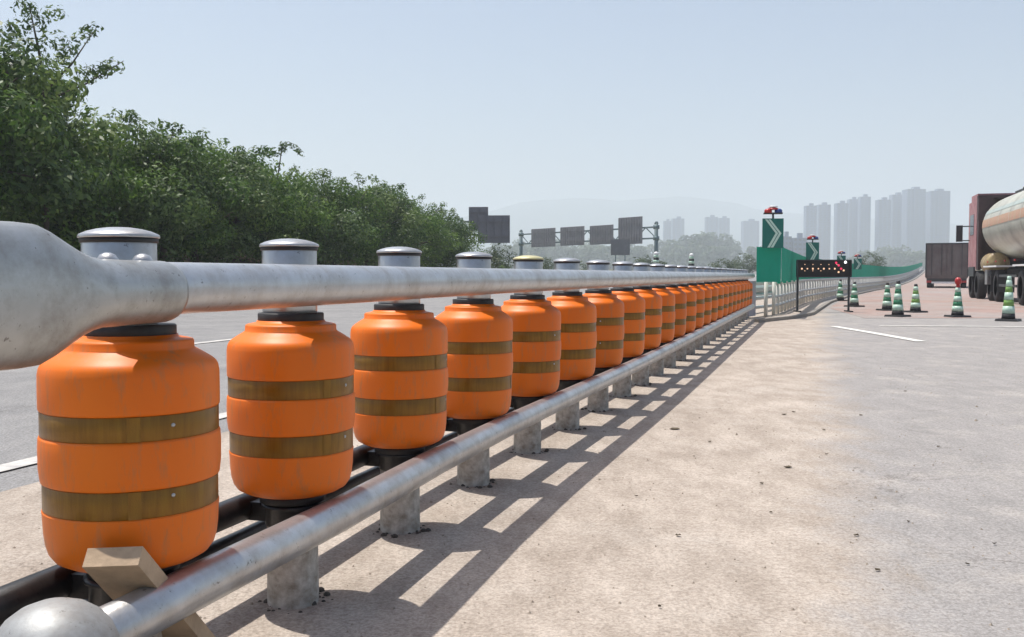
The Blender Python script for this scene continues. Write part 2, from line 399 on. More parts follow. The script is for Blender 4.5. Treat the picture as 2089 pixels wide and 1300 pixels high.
def quadline(name, pts, wd, lift=.008, m='paint'):
    P = []; F = []
    for (x, y) in pts:
        for s in (-1, 1): P.append((x + s*wd/2, y, gz(y) + lift))
    for i in range(len(pts)-1): F.append((2*i, 2*i+1, 2*i+3, 2*i+2))
    return tag(MB().add(P, F).obj(name, M[m]), kind='structure')
quadline('lane_marking', [(5.52,16.8),(5.50,15.0),(5.44,13.0)], .16)
quadline('far_edge_line', [(-3.73 + .31*y, y) for y in [1 + 4*i for i in range(60)]], .14, m='paint_old')
for k in range(14):
    y0 = 8 + 12*k
    quadline('far_lane_marking', [(-8.0 + .31*y, y) for y in (y0, y0+3, y0+6)], .15, m='paint_old')
tag(MB().add([(6.4,16.95,.008),(9.6,16.45,.008),(9.6,16.60,.008),(6.4,17.1,.008)], [(0,1,2,3)]).obj('cross_marking', M['paint']), kind='structure')

# ------------------------------------------------------------------ roller barrier
fX = {0:-845,1:-633,2:-415,3:-175,4:82,5:342,6:600,7:855,8:1105,9:1354}
NP = 24
posts = []
for n in range(NP):
    zr = 1.06 if n == 0 else 1 + .4*n
    X = (fX[n] if n in fX else 1354 + 248*(n-9)) * .948e-3
    posts.append((X, zr*1.896))
def barrier_line(off, z, n0=0, n1=NP-1, before=0.0, after=0.0):
    """smooth polyline through the posts offset sideways"""
    pts = []
    for n in range(n0, n1+1):
        a = Vector(posts[max(n-1, 0)]); b = Vector(posts[min(n+1, NP-1)]); d = (b-a).normalized()
        p = Vector(posts[n]); pts.append((p.x + d.y*off, p.y - d.x*off, z))
    P0 = Vector(pts[0]); P1 = Vector(pts[min(3, len(pts)-1)]); d0 = (P0-P1).normalized()
    if before: pts = [tuple(P0 + d0*before)] + pts
    Q0 = Vector(pts[-1]); Q1 = Vector(pts[-2]); d1 = (Q0-Q1).normalized()
    if after: pts = pts + [tuple(Q0 + d1*after)]
    return pts
barrier = thing('roller_barrier', 'galvanised roller crash barrier frame of posts and pipe rails running beside the concrete apron', 'crash barrier', (posts[0][0], posts[0][1], 0))
bo = Vector((-posts[0][0], -posts[0][1], 0))
def bpart(mb, name, m, parent=barrier):
    mb.v = [(x + bo.x, y + bo.y, z) for x, y, z in mb.v] if parent is barrier else mb.v
    return mb.obj(name, m, parent)
OFF = .128
bpart(MB().tube(barrier_line(OFF, .868, 0, NP-1, .10, .45), .0525, 24), 'upper_rail', M['galv'])
bpart(MB().tube(barrier_line(OFF+.012, .250, 0, NP-1, .55, .45), .047, 24), 'lower_rail', M['galv'])
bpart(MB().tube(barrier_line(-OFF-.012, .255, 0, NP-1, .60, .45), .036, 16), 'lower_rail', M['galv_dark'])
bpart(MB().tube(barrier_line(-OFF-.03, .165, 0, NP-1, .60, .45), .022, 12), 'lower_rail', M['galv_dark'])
# posts
pm = MB().lathe([(.0665,-.02),(.0665,.28)], 24, capb=False, capt=False); 
pm.lathe([(.040,.28),(.040,.79)], 12, capb=False, capt=False)
pm.lathe([(.0715,.79),(.0715,.972)], 28, capb=False, capt=False).mesh('post', M['galv_post'])
pmesh = pm.mesh('post', M['galv_post'])
stm = mat('cement_splashed_steel', (.62,.59,.54), .85, noise=(26,8), col2=(.27,.23,.185), bump=(60,.004))
smesh = MB().lathe([(.0695,-.01),(.0700,.03),(.0690,.12),(.0685,.215),(.0668,.216)], 24, capb=False, capt=False).mesh('post_foot', stm)
ymesh = MB().lathe([(.072,.9695),(.0785,.970),(.0795,.972),(.0785,.976),(.064,.9835),(.035,.990),(.006,.9925)], 28).mesh('cap', mat('yellowed_lid', (.55,.5,.25), .5, .2, noise=(30,4), col2=(.45,.43,.3)))
upm = MB().lathe([(.0718,.795),(.0728,.797),(.0728,.962),(.0718,.964)], 28, capb=False, capt=False).mesh('post_collar', M['galv'])
rimm = MB().lathe([(.072,.960),(.0760,.9605),(.0765,.9695),(.072,.970)], 28, capb=False, capt=False).mesh('lid_rim', M['black'])
cmesh = MB().lathe([(.072,.9695),(.0785,.970),(.0795,.972),(.0788,.9755),(.0765,.978),(.064,.9835),(.045,.9885),(.025,.9915),(.006,.9925)], 28).mesh('cap', M['galv'])
kmesh = MB()
kmesh.lathe([(.079,.825),(.079,.835),(.079,.905),(.079,.912)], 24)
kmesh.box((.1,0,.868), (.07,.10,.085))
kmesh = kmesh.mesh('bracket', M['galv'])
lb = MB().box((.09,0,.250), (.10,.07,.05)); lb.box((-.09,0,.250), (.10,.07,.05)); lb.lathe([(.0685,.215),(.072,.22),(.072,.264),(.082,.268),(.082,.276),(.07,.278)], 24); lbm = lb.mesh('shaded_lower_bracket', M['galv_dark'])  # dark tone paints in shade under the drum; sleeve added to deepen it
boltm = MB().lathe([(.011,0),(.011,.006),(.008,.011),(.003,.014)], 10).mesh('bolt', M['galv'])
ftm = MB()
rnd = random.Random(4)
for k in range(26):
    a = rnd.uniform(0, 6.28); r = rnd.uniform(.06,.11); s = rnd.uniform(.004,.013)
    ftm.lathe([(s,0),(s*.9,s*.7),(s*.4,s*1.1)], 6, c=(r*math.cos(a), r*math.sin(a), -.004), smooth=False)
ftm = ftm.mesh('mortar_crumbs', mat('mortar_crumbs', (.10,.085,.07), .95, noise=(30,4), col2=(.05,.045,.04)))
ANG = math.atan2(-UX, UY)      # local +x points across, towards the near side
rnd = random.Random(7)
for n, (x, y) in enumerate(posts):
    p = link('post', pmesh, barrier); p.location = (x + bo.x, y + bo.y, 0); p.rotation_euler = (rnd.uniform(-.006,.006), rnd.uniform(-.006,.006), ANG)
    c = link('cap', cmesh if n != 4 else ymesh, p); link('lid_rim', rimm, p); link('post_collar', upm, p)
    b_ = link('post_foot', smesh, p); b_.rotation_euler = (0,0,rnd.uniform(0,6.28))
    b_ = link('bracket', kmesh, p); l_ = link('shaded_lower_bracket', lbm, p)
    f = link('mortar', ftm, p); f['kind'] = 'stuff'; f.rotation_euler = (0,0,rnd.uniform(0,6.28))
    if n > 12: f.scale = (.8,.8,.5)
# flared end terminal: the rail pipe opens into a tall flattened bell
A = Vector(barrier_line(OFF, .868)[0]); Bn = Vector(barrier_line(OFF, .868)[2]); dd = (A - Bn).normalized()
tp = []; rr = []; vsx = []; wsx = []
prof = [(.035,.0585,.0585),(.045,.0605,.0605),(.08,.0605,.0605),(.15,.0605,.0605),(.19,.062,.0605),(.225,.0615,.060),(.26,.067,.060),(.29,.077,.059),(.32,.091,.058),(.35,.106,.057),(.38,.1165,.056),(.42,.118,.055),(.50,.117,.055),(.62,.115,.055)]
for s_, vr, wr in prof:
    tp.append(tuple(A + dd*s_ + Vector((0,0,-.006)))); rr.append(1.0); vsx.append(vr); wsx.append(wr)
ft = MB().tube(tp, rr, 32, vscale=vsx, wscale=wsx)
bpart(ft, 'flared_end_terminal', galvanised('terminal_zinc', base=(.50,.51,.50), dirt=(.30,.28,.25), rough=.30, metal=.72))
for s in (.075, .175):
    q = A + dd*s
    bb = link('bolt', MB().lathe([(.020,0),(.020,.005),(.014,.014),(.005,.018)], 12).mesh('bolt', M['galv']), barrier)
    bb.location = (q.x + bo.x - .015, q.y + bo.y, .918)
# ------------------------------------------------------------------ drums
z0, z1 = .283, .793
def ringprof(lo, hi, r): return [(r, lo), (r, hi)]
body = [(.085,.292),(.112,.293),(.128,.299),(.145,.309),(.155,.324),(.160,.342),(.163,.368),(.1645,.40),(.1655,.411),(.1655,.412),
        (.1625,.4135),(.1625,.4705),(.1662,.472),(.1672,.475),(.170,.50),(.1705,.54),(.1695,.562),(.1685,.5655),(.1652,.567),(.1652,.619),(.1683,.6205),(.169,.624),
        (.1692,.66),(.1688,.692),(.1665,.706),(.1625,.714),(.1565,.720),(.142,.730),(.1245,.741),(.121,.744),(.1205,.757),(.1185,.761),(.112,.763),(.100,.7655),(.092,.767),(.09,.772)]
body_m = MB().lathe(body, 56).mesh('drum_body', M['orange'])
bandA = MB().lathe([(.1628,.4145),(.1640,.4165),(.1640,.4685),(.1628,.4700)], 56, capb=False, capt=False)
bandB = MB().lathe([(.1655,.5680),(.1668,.5695),(.1668,.6165),(.1655,.6180)], 56, capb=False, capt=False)
# overlap of the tape ends
for mb, r, a0, a1 in ((bandA,.1652,.4150,.4690),(bandB,.1679,.5690,.6170)):
    P = []; F = []
    for k in range(5):
        t = -1.25 + .035*k
        for zz in (a0, a1): P.append((r*math.cos(t), r*math.sin(t), zz))
    for k in range(4): F.append((2*k, 2*k+2, 2*k+3, 2*k+1))
    mb.add(P, F, True)
bandA = bandA.mesh('reflective_band', M['band']); bandB = bandB.mesh('reflective_band', M['band'])
ring_m = MB().lathe([(.078,.768),(.086,.7685),(.0875,.771),(.0875,.790),(.085,.793),(.060,.7935)], 40).mesh('top_ring', M['black'])
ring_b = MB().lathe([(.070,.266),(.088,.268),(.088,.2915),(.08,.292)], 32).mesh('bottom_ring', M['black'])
riv = MB().lathe([(.0045,0),(.004,.002),(.001,.003)], 8)
riv_m = riv.mesh('rivet', M['galv'])
ordn = ['first','second','third','fourth','fifth','sixth','seventh','eighth','ninth','tenth','eleventh','twelfth','thirteenth','fourteenth','fifteenth','sixteenth','seventeenth','eighteenth','nineteenth','twentieth','twenty-first','twenty-second','twenty-third','last']
drum0 = thing('roller_drum', 'largest orange roller drum at near end of the barrier, under the flared rail end', 'roller drum', (0,0,0), 0, 'orange roller drums along the barrier')
link('drum_body', body_m, drum0); link('reflective_band', bandA, drum0); link('reflective_band', bandB, drum0)
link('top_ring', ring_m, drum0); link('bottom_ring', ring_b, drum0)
for zz in (.455, .597):
    o = link('rivet', riv_m, drum0); t = -.75; r = .163 if zz < .5 else .166
    o.location = (r*math.cos(t), r*math.sin(t), zz); o.rotation_euler = (0, R(90), t)
rnd = random.Random(3)
extra = {1:'orange roller drum second from the near end, standing clear between its neighbours',
         2:'orange roller drum with tape joint showing in its upper band, third from the near end',
         23:'last and smallest orange roller drum at the far end of the row'}
spin = [0, .4, .62, 1.0, .1, 2.2]
for n, (x, y) in enumerate(posts):
    rz = spin[n] if n < 6 else rnd.uniform(0, 6.28)
    if n == 0: d = drum0; d.location = (x + .010, y + .015, .012); d.rotation_euler = (0, 0, rz)
    else: d = dup(drum0, (x, y, rnd.uniform(-.003,.003)), rz, extra.get(n, 'orange roller drum with two olive bands, %s from the near end of the barrier' % ordn[n]))
    tilt = rnd.uniform(-.006,.006)
    if n < 3: sz = (.978,.972,.98)[n]; d.scale = (1.045,1.045,sz) if n == 0 else (1,1,sz); d.location.z = .793*(1-sz)
    else: d.scale = (1,1,1)
    d.rotation_euler = (tilt + 0, rnd.uniform(-.006,.006), d.rotation_euler.z)

# short capped end post with dome, bottom left
ep = thing('end_post', 'short galvanised pipe end with rounded dome cap low in the bottom left corner', 'post', (-.785, 1.655, 0))
MB().lathe([(.078,-.02),(.078,.23)], 32, capb=False, capt=False).obj('post', M['galv_post'], ep)
MB().lathe([(.100,.20),(.108,.205),(.108,.235),(.104,.262),(.094,.287),(.078,.308),(.056,.324),(.030,.334),(.010,.337),(.002,.3375)], 40).obj('dome_cap', M['dull'], ep)
# board wedged by the first drum
bd = MB().beam((-.742,1.80,.372), (-.702,2.20,.012), .106, .038, up=(0,.7,.7)).obj('wooden_board', M['wood'])
tag(bd, 'short weathered tan board leaning up behind the lower rail, under the nearest drum', 'board')

# ------------------------------------------------------------------ guardrail on the gore, beyond the drums
def along(path, step, s0=0.0):
    out = []; acc = s0; d = 0.0
    for (a, b), (c, e) in zip(path, path[1:]):
        L_ = math.hypot(c-a, e-b)
        while acc <= d + L_:
            t = (acc-d)/L_; out.append((a+(c-a)*t, b+(e-b)*t, math.atan2(e-b, c-a))); acc += step
        d += L_
    return out
gr = thing('guardrail', 'pale steel guardrail on many thin posts curving right beneath the green fence', 'guardrail', (FP[0][0], FP[0][1], 0))
def gpart(mb, name, m, par=gr, org=FP[0]):
    mb.v = [(x-org[0], y-org[1], z) for x, y, z in mb.v]; return mb.obj(name, m, par)
dens = along(FP, 1.6)
for z, r in ((.71,.045),(.40,.035),(.20,.035)):
    gpart(MB().tube([(x, y, gz(y)+z) for x, y, a in along(FP, 3.0)], r, 8), 'rail', M['pipe_far'])
pmsh = MB().lathe([(.04,0),(.04,.74)], 8).mesh('post', mat('pale_post', (.62,.60,.55), .6))
for x, y, a in along(FP, .9, .3)[:170]:
    p = link('post', pmsh, gr); p.location = (x - FP[0][0], y - FP[0][1], gz(y))
gb = MB(); P = []; F = []; gs = along(FP, 4.0, .4); sec = [(.28,0),(.34,.05),(.42,.05),(.46,0),(.50,.05),(.58,.05),(.64,0)]
for x, y, a in gs:
    for z_, o_ in sec: P.append((x - math.sin(a)*(.5-o_), y + math.cos(a)*(.5-o_), gz(y)+z_))
for i in range(len(gs)-1):
    for j in range(6): F.append((i*7+j, (i+1)*7+j, (i+1)*7+j+1, i*7+j+1))
gpart(gb.add(P, F), 'rear_beam', M['pipe_far'])
gpart(MB().box((4.86,20.15,.40), (.50,.16,.72), rz=R(60)), 'end_block', mat('pale_end_block', (.42,.40,.44), .7, noise=(6,5), col2=(.34,.32,.36)))
kb = MB()
KP = [(4.55,18.2)] + [(x+.7, y-.35) for x, y in FP[1:]]
ks = along(KP, 2.0)
for (x, y, a), (x2, y2, _) in zip(ks, ks[1:]): kb.beam((x, y, gz(y)+.03), (x2, y2, gz(y2)+.03), .10, .07)
tag(kb.obj('kerb', M['kerb']), kind='structure')

# green anti-glare fence on top
fen = thing('anti_glare_fence', 'green panel fence above the guardrail, tall at its near nose and curving away right', 'fence', (5.0, 20.25, 0))
def fz_top(y): return gz(y) + 1.45
nose = [(5.03,20.22),(5.50,20.05),(5.66,20.5)]
def panel(a, b, name='fence_panel', z0=.75, z1=1.45, par=fen, org=(5.0,20.25)):
    mb = MB(); dx, dy = b[0]-a[0], b[1]-a[1]; L_ = math.hypot(dx, dy); nx, ny = dy/L_, -dx/L_
    n = 1; P = []; F = []
    for k in range(n+1):
        t = .01 + .98*k/n; off = 0.0
        for zz in (z0, z1):
            for s in (0, .012):
                x = a[0]+dx*t + nx*(off+s); y = a[1]+dy*t + ny*(off+s)
                P.append((x-org[0], y-org[1], gz(y)+zz))
    for k in range(n):
        i = 4*k; j = i+4
        F += [(i+1, j+1, j+3, i+3), (i, i+2, j+2, j), (i+2, i+3, j+3, j+2), (i, j, j+1, i+1)]
    F += [(0,1,3,2), (4*n, 4*n+2, 4*n+3, 4*n+1)]
    return mb.add(P, F).obj(name, M['green'], par)
for a, b in zip(nose, nose[1:]): panel(a, b, z0=.74, z1=1.46)
FP2 = [(5.66,20.5),(9.24,31),(13.8,42),(19.1,54),(26.5,70),(43.5,108),(62,150),(83.6,200)]
fp = along(FP2, 2.0)
for (x, y, a), (x2, y2, _) in zip(fp, fp[1:]): panel((x, y), (x2, y2))
fpost = MB().box((0,0,1.06), (.06,.06,.72)).mesh('fence_post', M['green'])
for x, y, a in fp:
    p = link('fence_post', fpost, fen); p.location = (x-5.0-.07, y-20.25+.05, gz(y))

# chevron signs with beacons
def chevron(name, x, y, base, w_, h, label, group='chevron signs on the green fence'):
    t = thing(name, label, 'sign', (x, y, gz(y)+base), R(-6), group)
    MB().box((0,.0,h/2), (w_,.03,h)).obj('sign_board', M['green_sign'], t)
    q = [(-.38,.97),(-.12,.97),(.40,.50),(.02,.02),(-.26,.02),(.12,.50)]
    c = MB()
    for i0 in (0,):
        pts = [(a*w_, b*h) for a, b in q]
        c.prism([pts[0], pts[1], pts[2], pts[5]], -.022, -.017); c.prism([pts[5], pts[2], pts[3], pts[4]], -.022, -.017)
    o = c.obj('chevron_arrow', M['pale_sign'], t)
    g = MB(); pts = [(a*w_, b*h) for a, b in [(-.262,.97),(-.232,.97),(.28,.50),(-.105,.02),(-.135,.02),(.245,.50)]]
    g.prism([pts[0], pts[1], pts[2], pts[5]], -.026, -.0225); g.prism([pts[5], pts[2], pts[3], pts[4]], -.026, -.0225)
    g.obj('chevron_groove', M['green_sign'], t)
    k = w_/.41
    MB().lathe([(.02*k,0),(.02*k,.10*k)], 8, c=(0,0,h)).obj('beacon_stem', M['darkgrey'], t)
    MB().box((0,0,h+.10*k), (.36*k,.10*k,.03*k)).obj('beacon_bar', M['darkgrey'], t)
    MB().lathe([(.075*k,0),(.075*k,.05*k),(.05*k,.075*k),(.01*k,.085*k)], 14, c=(-.10*k,-.02,h+.11*k)).obj('beacon_lamp', M['red'], t)
    MB().lathe([(.075*k,0),(.075*k,.05*k),(.05*k,.075*k),(.01*k,.085*k)], 14, c=(.10*k,-.02,h+.11*k)).obj('beacon_lamp', M['blue'], t)
    MB().lathe([(.11*k,.0),(.10*k,.03*k),(.05*k,.045*k)], 14, c=(0,0,h+.17*k)).obj('solar_top', M['red'], t)
    MB().lathe([(.09*k,.0),(.09*k,.02*k),(.03*k,.03*k)], 14, c=(0,0,h+.22*k)).obj('solar_lid', M['white'], t)
    return t
chevron('chevron_sign', 5.30, 19.98, 1.43, .42, .60, 'tallest green chevron arrow sign with beacon at the near nose of the fence')
chevron('chevron_sign', 9.45, 30.9, 1.28, .40, .62, 'mid-sized green chevron arrow sign standing above the dark arrow board')
chevron('chevron_sign', 14.15, 42.2, 1.15, .36, .55, 'small green chevron arrow sign behind the right end of the arrow board')
chevron('chevron_sign', 17.6, 50.0, 1.15, .40, .55, 'farthest small green chevron arrow sign, right of the arrow board')

# dark LED arrow board
ab = thing('arrow_board', 'black LED arrow board on two thin legs beside the guardrail', 'arrow board', (7.40, 23.3, 0), 0)
MB().box((0,0,1.035), (1.24,.07,.385)).obj('panel', mat('black_panel', (.012,.008,.007), .5), ab)
fr = MB()
for z in (.838, 1.232): fr.box((0,-.01,z), (1.28,.10,.025))
for x in (-.635, .635): fr.box((x,-.01,1.035), (.025,.10,.37))
fr.obj('frame', M['darkgrey'], ab)
for x in (-.60, .62):
    lg = MB().box((x,.06,.62), (.04,.04,1.24)); lg.beam((x,-.22,.02), (x,.32,.02), .04, .03); lg.obj('leg', M['darkgrey'], ab)
ledm = MB().lathe([(.020,0),(.018,.008),(.006,.012)], 8).mesh('led', M['led']); ledr = MB().lathe([(.024,0),(.02,.008),(.006,.012)], 8).mesh('led', M['led_red'])
def led(x, z, me=ledm, s=1.0):
    o = link('led', me, ab); o.location = (x, -.036, z); o.rotation_euler = (R(90), 0, 0); o.scale = (s, s, s)
for k in range(7): led(-.53 + .13*k, 1.03, s=1.15 if k % 2 == 0 else .9)
for k in range(5): led(-.46 + .19*k, 1.13, s=.55)
for k in range(3): led(-.46 + .19*k, .98, s=.55)
for x, z in ((.40,1.03),(.46,.99),(.34,.95),(.34,1.11),(.28,1.17)): led(x, z, ledr if z > 1 else ledm, 1.2)
led(.50, 1.185, MB().lathe([(.03,0),(.024,.015),(.008,.02)], 10).mesh('led', M['led_white']), 1)

# ------------------------------------------------------------------ cones
def cone(x, y, h, label, rz, green='cone_green', top='black'):
    t = thing('traffic_cone', label, 'traffic cone', (x, y, gz(y)+.004), rz, 'green and white traffic cones')
    MB().box((0,0,.02), (.40,.40,.04), taper=.94).obj('base', M['black'], t)
    rb, rt = .125, .035
    cuts = [0,.13,.30,.45,.62,.76,.90,1.0]
    for i in range(7):
        a, b = cuts[i], cuts[i+1]; z0_, z1_ = .04 + a*(h-.04), .04 + b*(h-.04)
        e = .004 if i % 2 else 0
        ra, rb_ = rb+(rt-rb)*a+e, rb+(rt-rb)*b+e
        m = M[green] if i % 2 == 0 else M['cone_white']
        if i == 6: m = M[top]
        if i == 0: m = M['black']
        nm = 'foot' if i == 0 else ('cone_tip' if i == 6 else ('reflective_collar' if i % 2 else 'cone_section'))
        MB().lathe([(ra, z0_), (rb_, z1_)], 16).obj(nm, m, t)
    return t
def gx(px, Z): return (px-1044.5)/2000*Z
cone(gx(1714,33), 33, .72, 'green and white cone directly behind the right leg of the arrow board', .2)
cone(gx(1743,27), 27, .69, 'green and white cone just right of the arrow board leg', .5)
cone(gx(1810,24.2), 24.2, .69, 'left cone of the cluster of three in mid road', .1)
cone(gx(1832,20.7), 20.7, .76, 'nearest and middle cone of the cluster of three, on a wide black base', .7)
cone(gx(1868,23), 23, .67, 'right cone of the cluster of three, leaf green with dark tip', .3, 'cone_lime')
c6 = cone(gx(1954,20.5), 20.5, .68, 'green cone topped with a red lamp, in front of the dark box truck', .05, top='red')
MB().lathe([(.04,0),(.065,.03),(.065,.10),(.04,.14),(.01,.15)], 12, c=(0,0,.68)).obj('warning_lamp', M['red'], c6)
cone(gx(2058,18.8), 18.8, .86, 'tall faded lime cone at right, in front of the tanker wheels', .9, 'cone_lime', 'cone_white')

# ------------------------------------------------------------------ trucks
TA = math.atan2(-UX, UY)     # local +y forward, local +x right
def wheel(par, x, y, r, wd, z=None):
    wl = MB(); P = []; n = 24
    prof = [(r*.62,-wd/2),(r*.93,-wd/2),(r,-wd/2+.04),(r,wd/2-.04),(r*.93,wd/2),(r*.62,wd/2)]
    F = []
    for rr_, xx in prof:
        for k in range(n):
            a = 2*math.pi*k/n; P.append((xx, rr_*math.cos(a), rr_*math.sin(a)))
    for i in range(len(prof)-1):
        for k in range(n): F.append((i*n+k, i*n+(k+1) % n, (i+1)*n+(k+1) % n, (i+1)*n+k))
    wl.add(P, F, True)
    o = wl.obj('wheel', M['tyre'], par); o.location = (x, y, z if z is not None else r)
    rm = MB(); s = -1 if x < 0 else 1; P = []; F = []
    for rr_, xx in ((r*.62, .48*wd), (r*.5, .36*wd), (r*.25, .30*wd), (r*.16, .5*wd), (r*.02, .52*wd)):
        for k in range(16):
            a = 2*math.pi*k/16; P.append((s*xx, rr_*math.cos(a), rr_*math.sin(a)))
    for i in range(4):
        for k in range(16): F.append((i*16+k, i*16+(k+1) % 16, (i+1)*16+(k+1) % 16, (i+1)*16+k))
    rm.add(P, F, True); rm.obj('rim', M['rim'], o)
# tanker: origin at the back-left corner of the cab
tz = 36.0
tk = thing('tanker_truck', 'dusty red tanker truck with pale rounded tank, cut by the right edge', 'truck', (17.0, tz, gz(tz)), TA)
W = 2.5
MB().box((W/2, .95, 2.35), (W, 1.9, 2.5)).obj('cab', M['cab'], tk)
MB().box((W/2, .75, 3.72), (W*.98, 1.5, .24)).obj('roof_deflector', M['cab'], tk)
MB().box((W/2, -.03, 2.4), (W*.98, .05, 2.55)).obj('cab_rear_wall', M['cabdark'], tk)
sd_ = MB().box((.25, -.2, 3.3), (.5, .34, .9)); sd_.box((.06,-.22,2.4), (.10,.36,2.7)); sd_.box((W/2,-.20,3.70), (W,.40,.10)); sd_.obj('side_fairing', M['cabdark'], tk)
MB().box((-.003, 1.05, 2.75), (.02, .9, .75)).obj('side_window', M['glass'], tk)
MB().box((-.02, .8, 1.0), (.06, 1.3, .35)).obj('step', M['darkgrey'], tk)
mi_ = MB().box((-.38, 1.5, 2.45), (.22, .12, .62)); mi_.obj('mirror', M['darkgrey'], tk)
ma = MB(); ma.beam((-.02,1.45,2.72), (-.36,1.5,2.72), .04, .04); ma.beam((-.02,1.45,2.18), (-.36,1.5,2.18), .04, .04); ma.obj('mirror_arm', M['darkgrey'], tk)
ch = MB(); 
for s in (.75, W-.75): ch.beam((s, 1.5, .95), (s, -11.5, .95), .12, .26)
ch.box((W/2,-.9,1.1), (1.4,.9,.5)); ch.obj('chassis', M['darkgrey'], tk)
# the tank: elliptical shell with domed front
def ell(y, a, b, zc, n=40): return [(W/2 + a*math.cos(2*math.pi*k/n), y, zc + b*math.sin(2*math.pi*k/n)) for k in range(n)]
n = 40; tm = MB(); P = []; F = []
sect = [(-.82,.30),(-.84,.62),(-.90,.82),(-1.02,.95),(-1.2,.995),(-1.5,1.0),(-4,1),(-6.5,1),(-9,1),(-11.3,1),(-11.5,.9),(-11.6,.5)]
for y_, k_ in sect: P += ell(y_, 1.24*k_, 1.12*k_, 2.56)
for i in range(len(sect)-1):
    for k in range(n): F.append((i*n+k, i*n+(k+1) % n, (i+1)*n+(k+1) % n, (i+1)*n+k))
F.append([k for k in range(n)]); F.append([(len(sect)-1)*n + n-1-k for k in range(n)])
tm.add(P, F, True); tm.obj('tank', M['tank'], tk)
def bandm(z_lo, z_hi, name, m):
    mb = MB(); P = []; F = []; zs = [z_lo + (z_hi-z_lo)*i/4 for i in range(5)]
    for z_ in zs:
        s_ = (z_-2.56)/1.12; c_ = math.sqrt(1-s_*s_)
        for y_ in (-1.25, -11.2): P.append((W/2 - 1.247*c_, y_, z_))
    for i in range(4): F.append((2*i, 2*i+2, 2*i+3, 2*i+1))
    mb.add(P, F, True); mb.obj(name, m, tk)
bandm(2.52, 2.80, 'orange_stripe', M['tank_stripe']); bandm(2.98, 3.12, 'blue_band', M['tank_blue'])
for y_ in (-2.6, -4.4, -6.2, -8.0):
    hp = MB(); P = []; F = []
    for yy in (y_, y_-.06):
        for q in ell(yy, 1.252, 1.132, 2.56): P.append(q)
    for k in range(n): F.append((k, (k+1) % n, n+(k+1) % n, n+k))
    hp.add(P, F, True).obj('tank_hoop', M['tank'], tk)
wk = MB()
for s_ in (.25, -.25): wk.beam((W/2+s_, -1.6, 3.74), (W/2+s_, -10.8, 3.74), .05, .06)
for k in range(14): wk.beam((W/2-.3, -1.8-.68*k, 3.74), (W/2+.3, -1.8-.68*k, 3.74), .04, .03)
for y_ in (-3, -6, -9): wk.lathe([(.28,3.64),(.28,3.80),(.20,3.86)], 16, c=(W/2, y_, 0))
wk.obj('walkway', M['darkgrey'], tk)
sg = MB()
for z_ in (.55,.85): sg.box((.03,-6.1,z_), (.05,3.2,.08))
sg.obj('side_guard', M['darkgrey'], tk)
for k in range(6): MB().box((.0,-2.6-1.6*k,1.32), (.03,.12,.05)).obj('marker_lamp', M['red'], tk)
ft_ = MB(); P = []; F = []
for yy, r_ in ((-.75,.30),(-.80,.38),(-2.0,.38),(-2.05,.30)):
    for k in range(20): P.append((.42 + r_*math.cos(2*math.pi*k/20), yy, 1.28 + r_*math.sin(2*math.pi*k/20)))
for i in range(3):
    for k in range(20): F.append((i*20+k, i*20+(k+1) % 20, (i+1)*20+(k+1) % 20, (i+1)*20+k))
F.append([19-k for k in range(20)]); F.append([60+k for k in range(20)])
ft_.add(P, F, True).obj('fuel_drum', M['tank_yel'], tk)
for s in (.17, W-.17):
    for y_ in (1.35, -.1, -2.9, -4.15, -8.2, -9.5): wheel(tk, s if s < 1 else s, y_, .52, .30)
for y_ in (-3.5, -8.8): MB().box((.2, y_, 1.16), (.55, 2.6, .05)).obj('mudguard', M['white'], tk)
lt = MB().box((.1,-2.35,.8), (.2,.5,.5)); lt.obj('battery_box', M['rim'], tk)
for yy in (-2.9,-4.15):
    MB().box((.22, yy-.62, .62), (.5,.02,.6)).obj('mud_flap', M['darkgrey'], tk)

bt = thing('box_truck', 'dark dusty box truck seen square from behind, driving away left of the tanker', 'truck', (gx(1930,64), 64, gz(64)), -R(24.3))
MB().box((0, 3.5, 1.78), (2.5, 7.0, 2.30)).obj('cargo_body', M['boxrear'], bt)
for s in (-.61, .61): MB().box((s, -.03, 1.85), (1.19, .05, 2.05)).obj('rear_door', M['boxrear'], bt)
fr = MB().box((0,-.04,2.90), (2.56,.12,.08)); fr.box((-1.25,-.04,1.8), (.07,.12,2.2)); fr.box((1.25,-.04,1.8), (.07,.12,2.2)); fr.obj('door_frame', M['darkgrey'], bt)
br = MB()
for s in (-.9,-.3,.3,.9): br.box((s,-.075,1.85), (.035,.035,2.0))
br.obj('locking_bar', M['darkgrey'], bt)
MB().box((0,.2,.56), (2.4,.2,.34)).obj('under_run_panel', M['darkgrey'], bt)
MB().box((-.15,.06,.36), (1.5,.08,.12)).obj('bumper', M['white'], bt)
for s in (-1.05, 1.05):
    MB().box((s,.06,.42), (.3,.08,.14)).obj('tail_lamp', M['red'], bt)
    for y_ in (1.2, 2.4, 6.6): wheel(bt, s*.98, y_, .48, .34)
MB().box((0,8.1,1.7), (2.4,1.8,2.2)).obj('cab', M['cab'], bt)

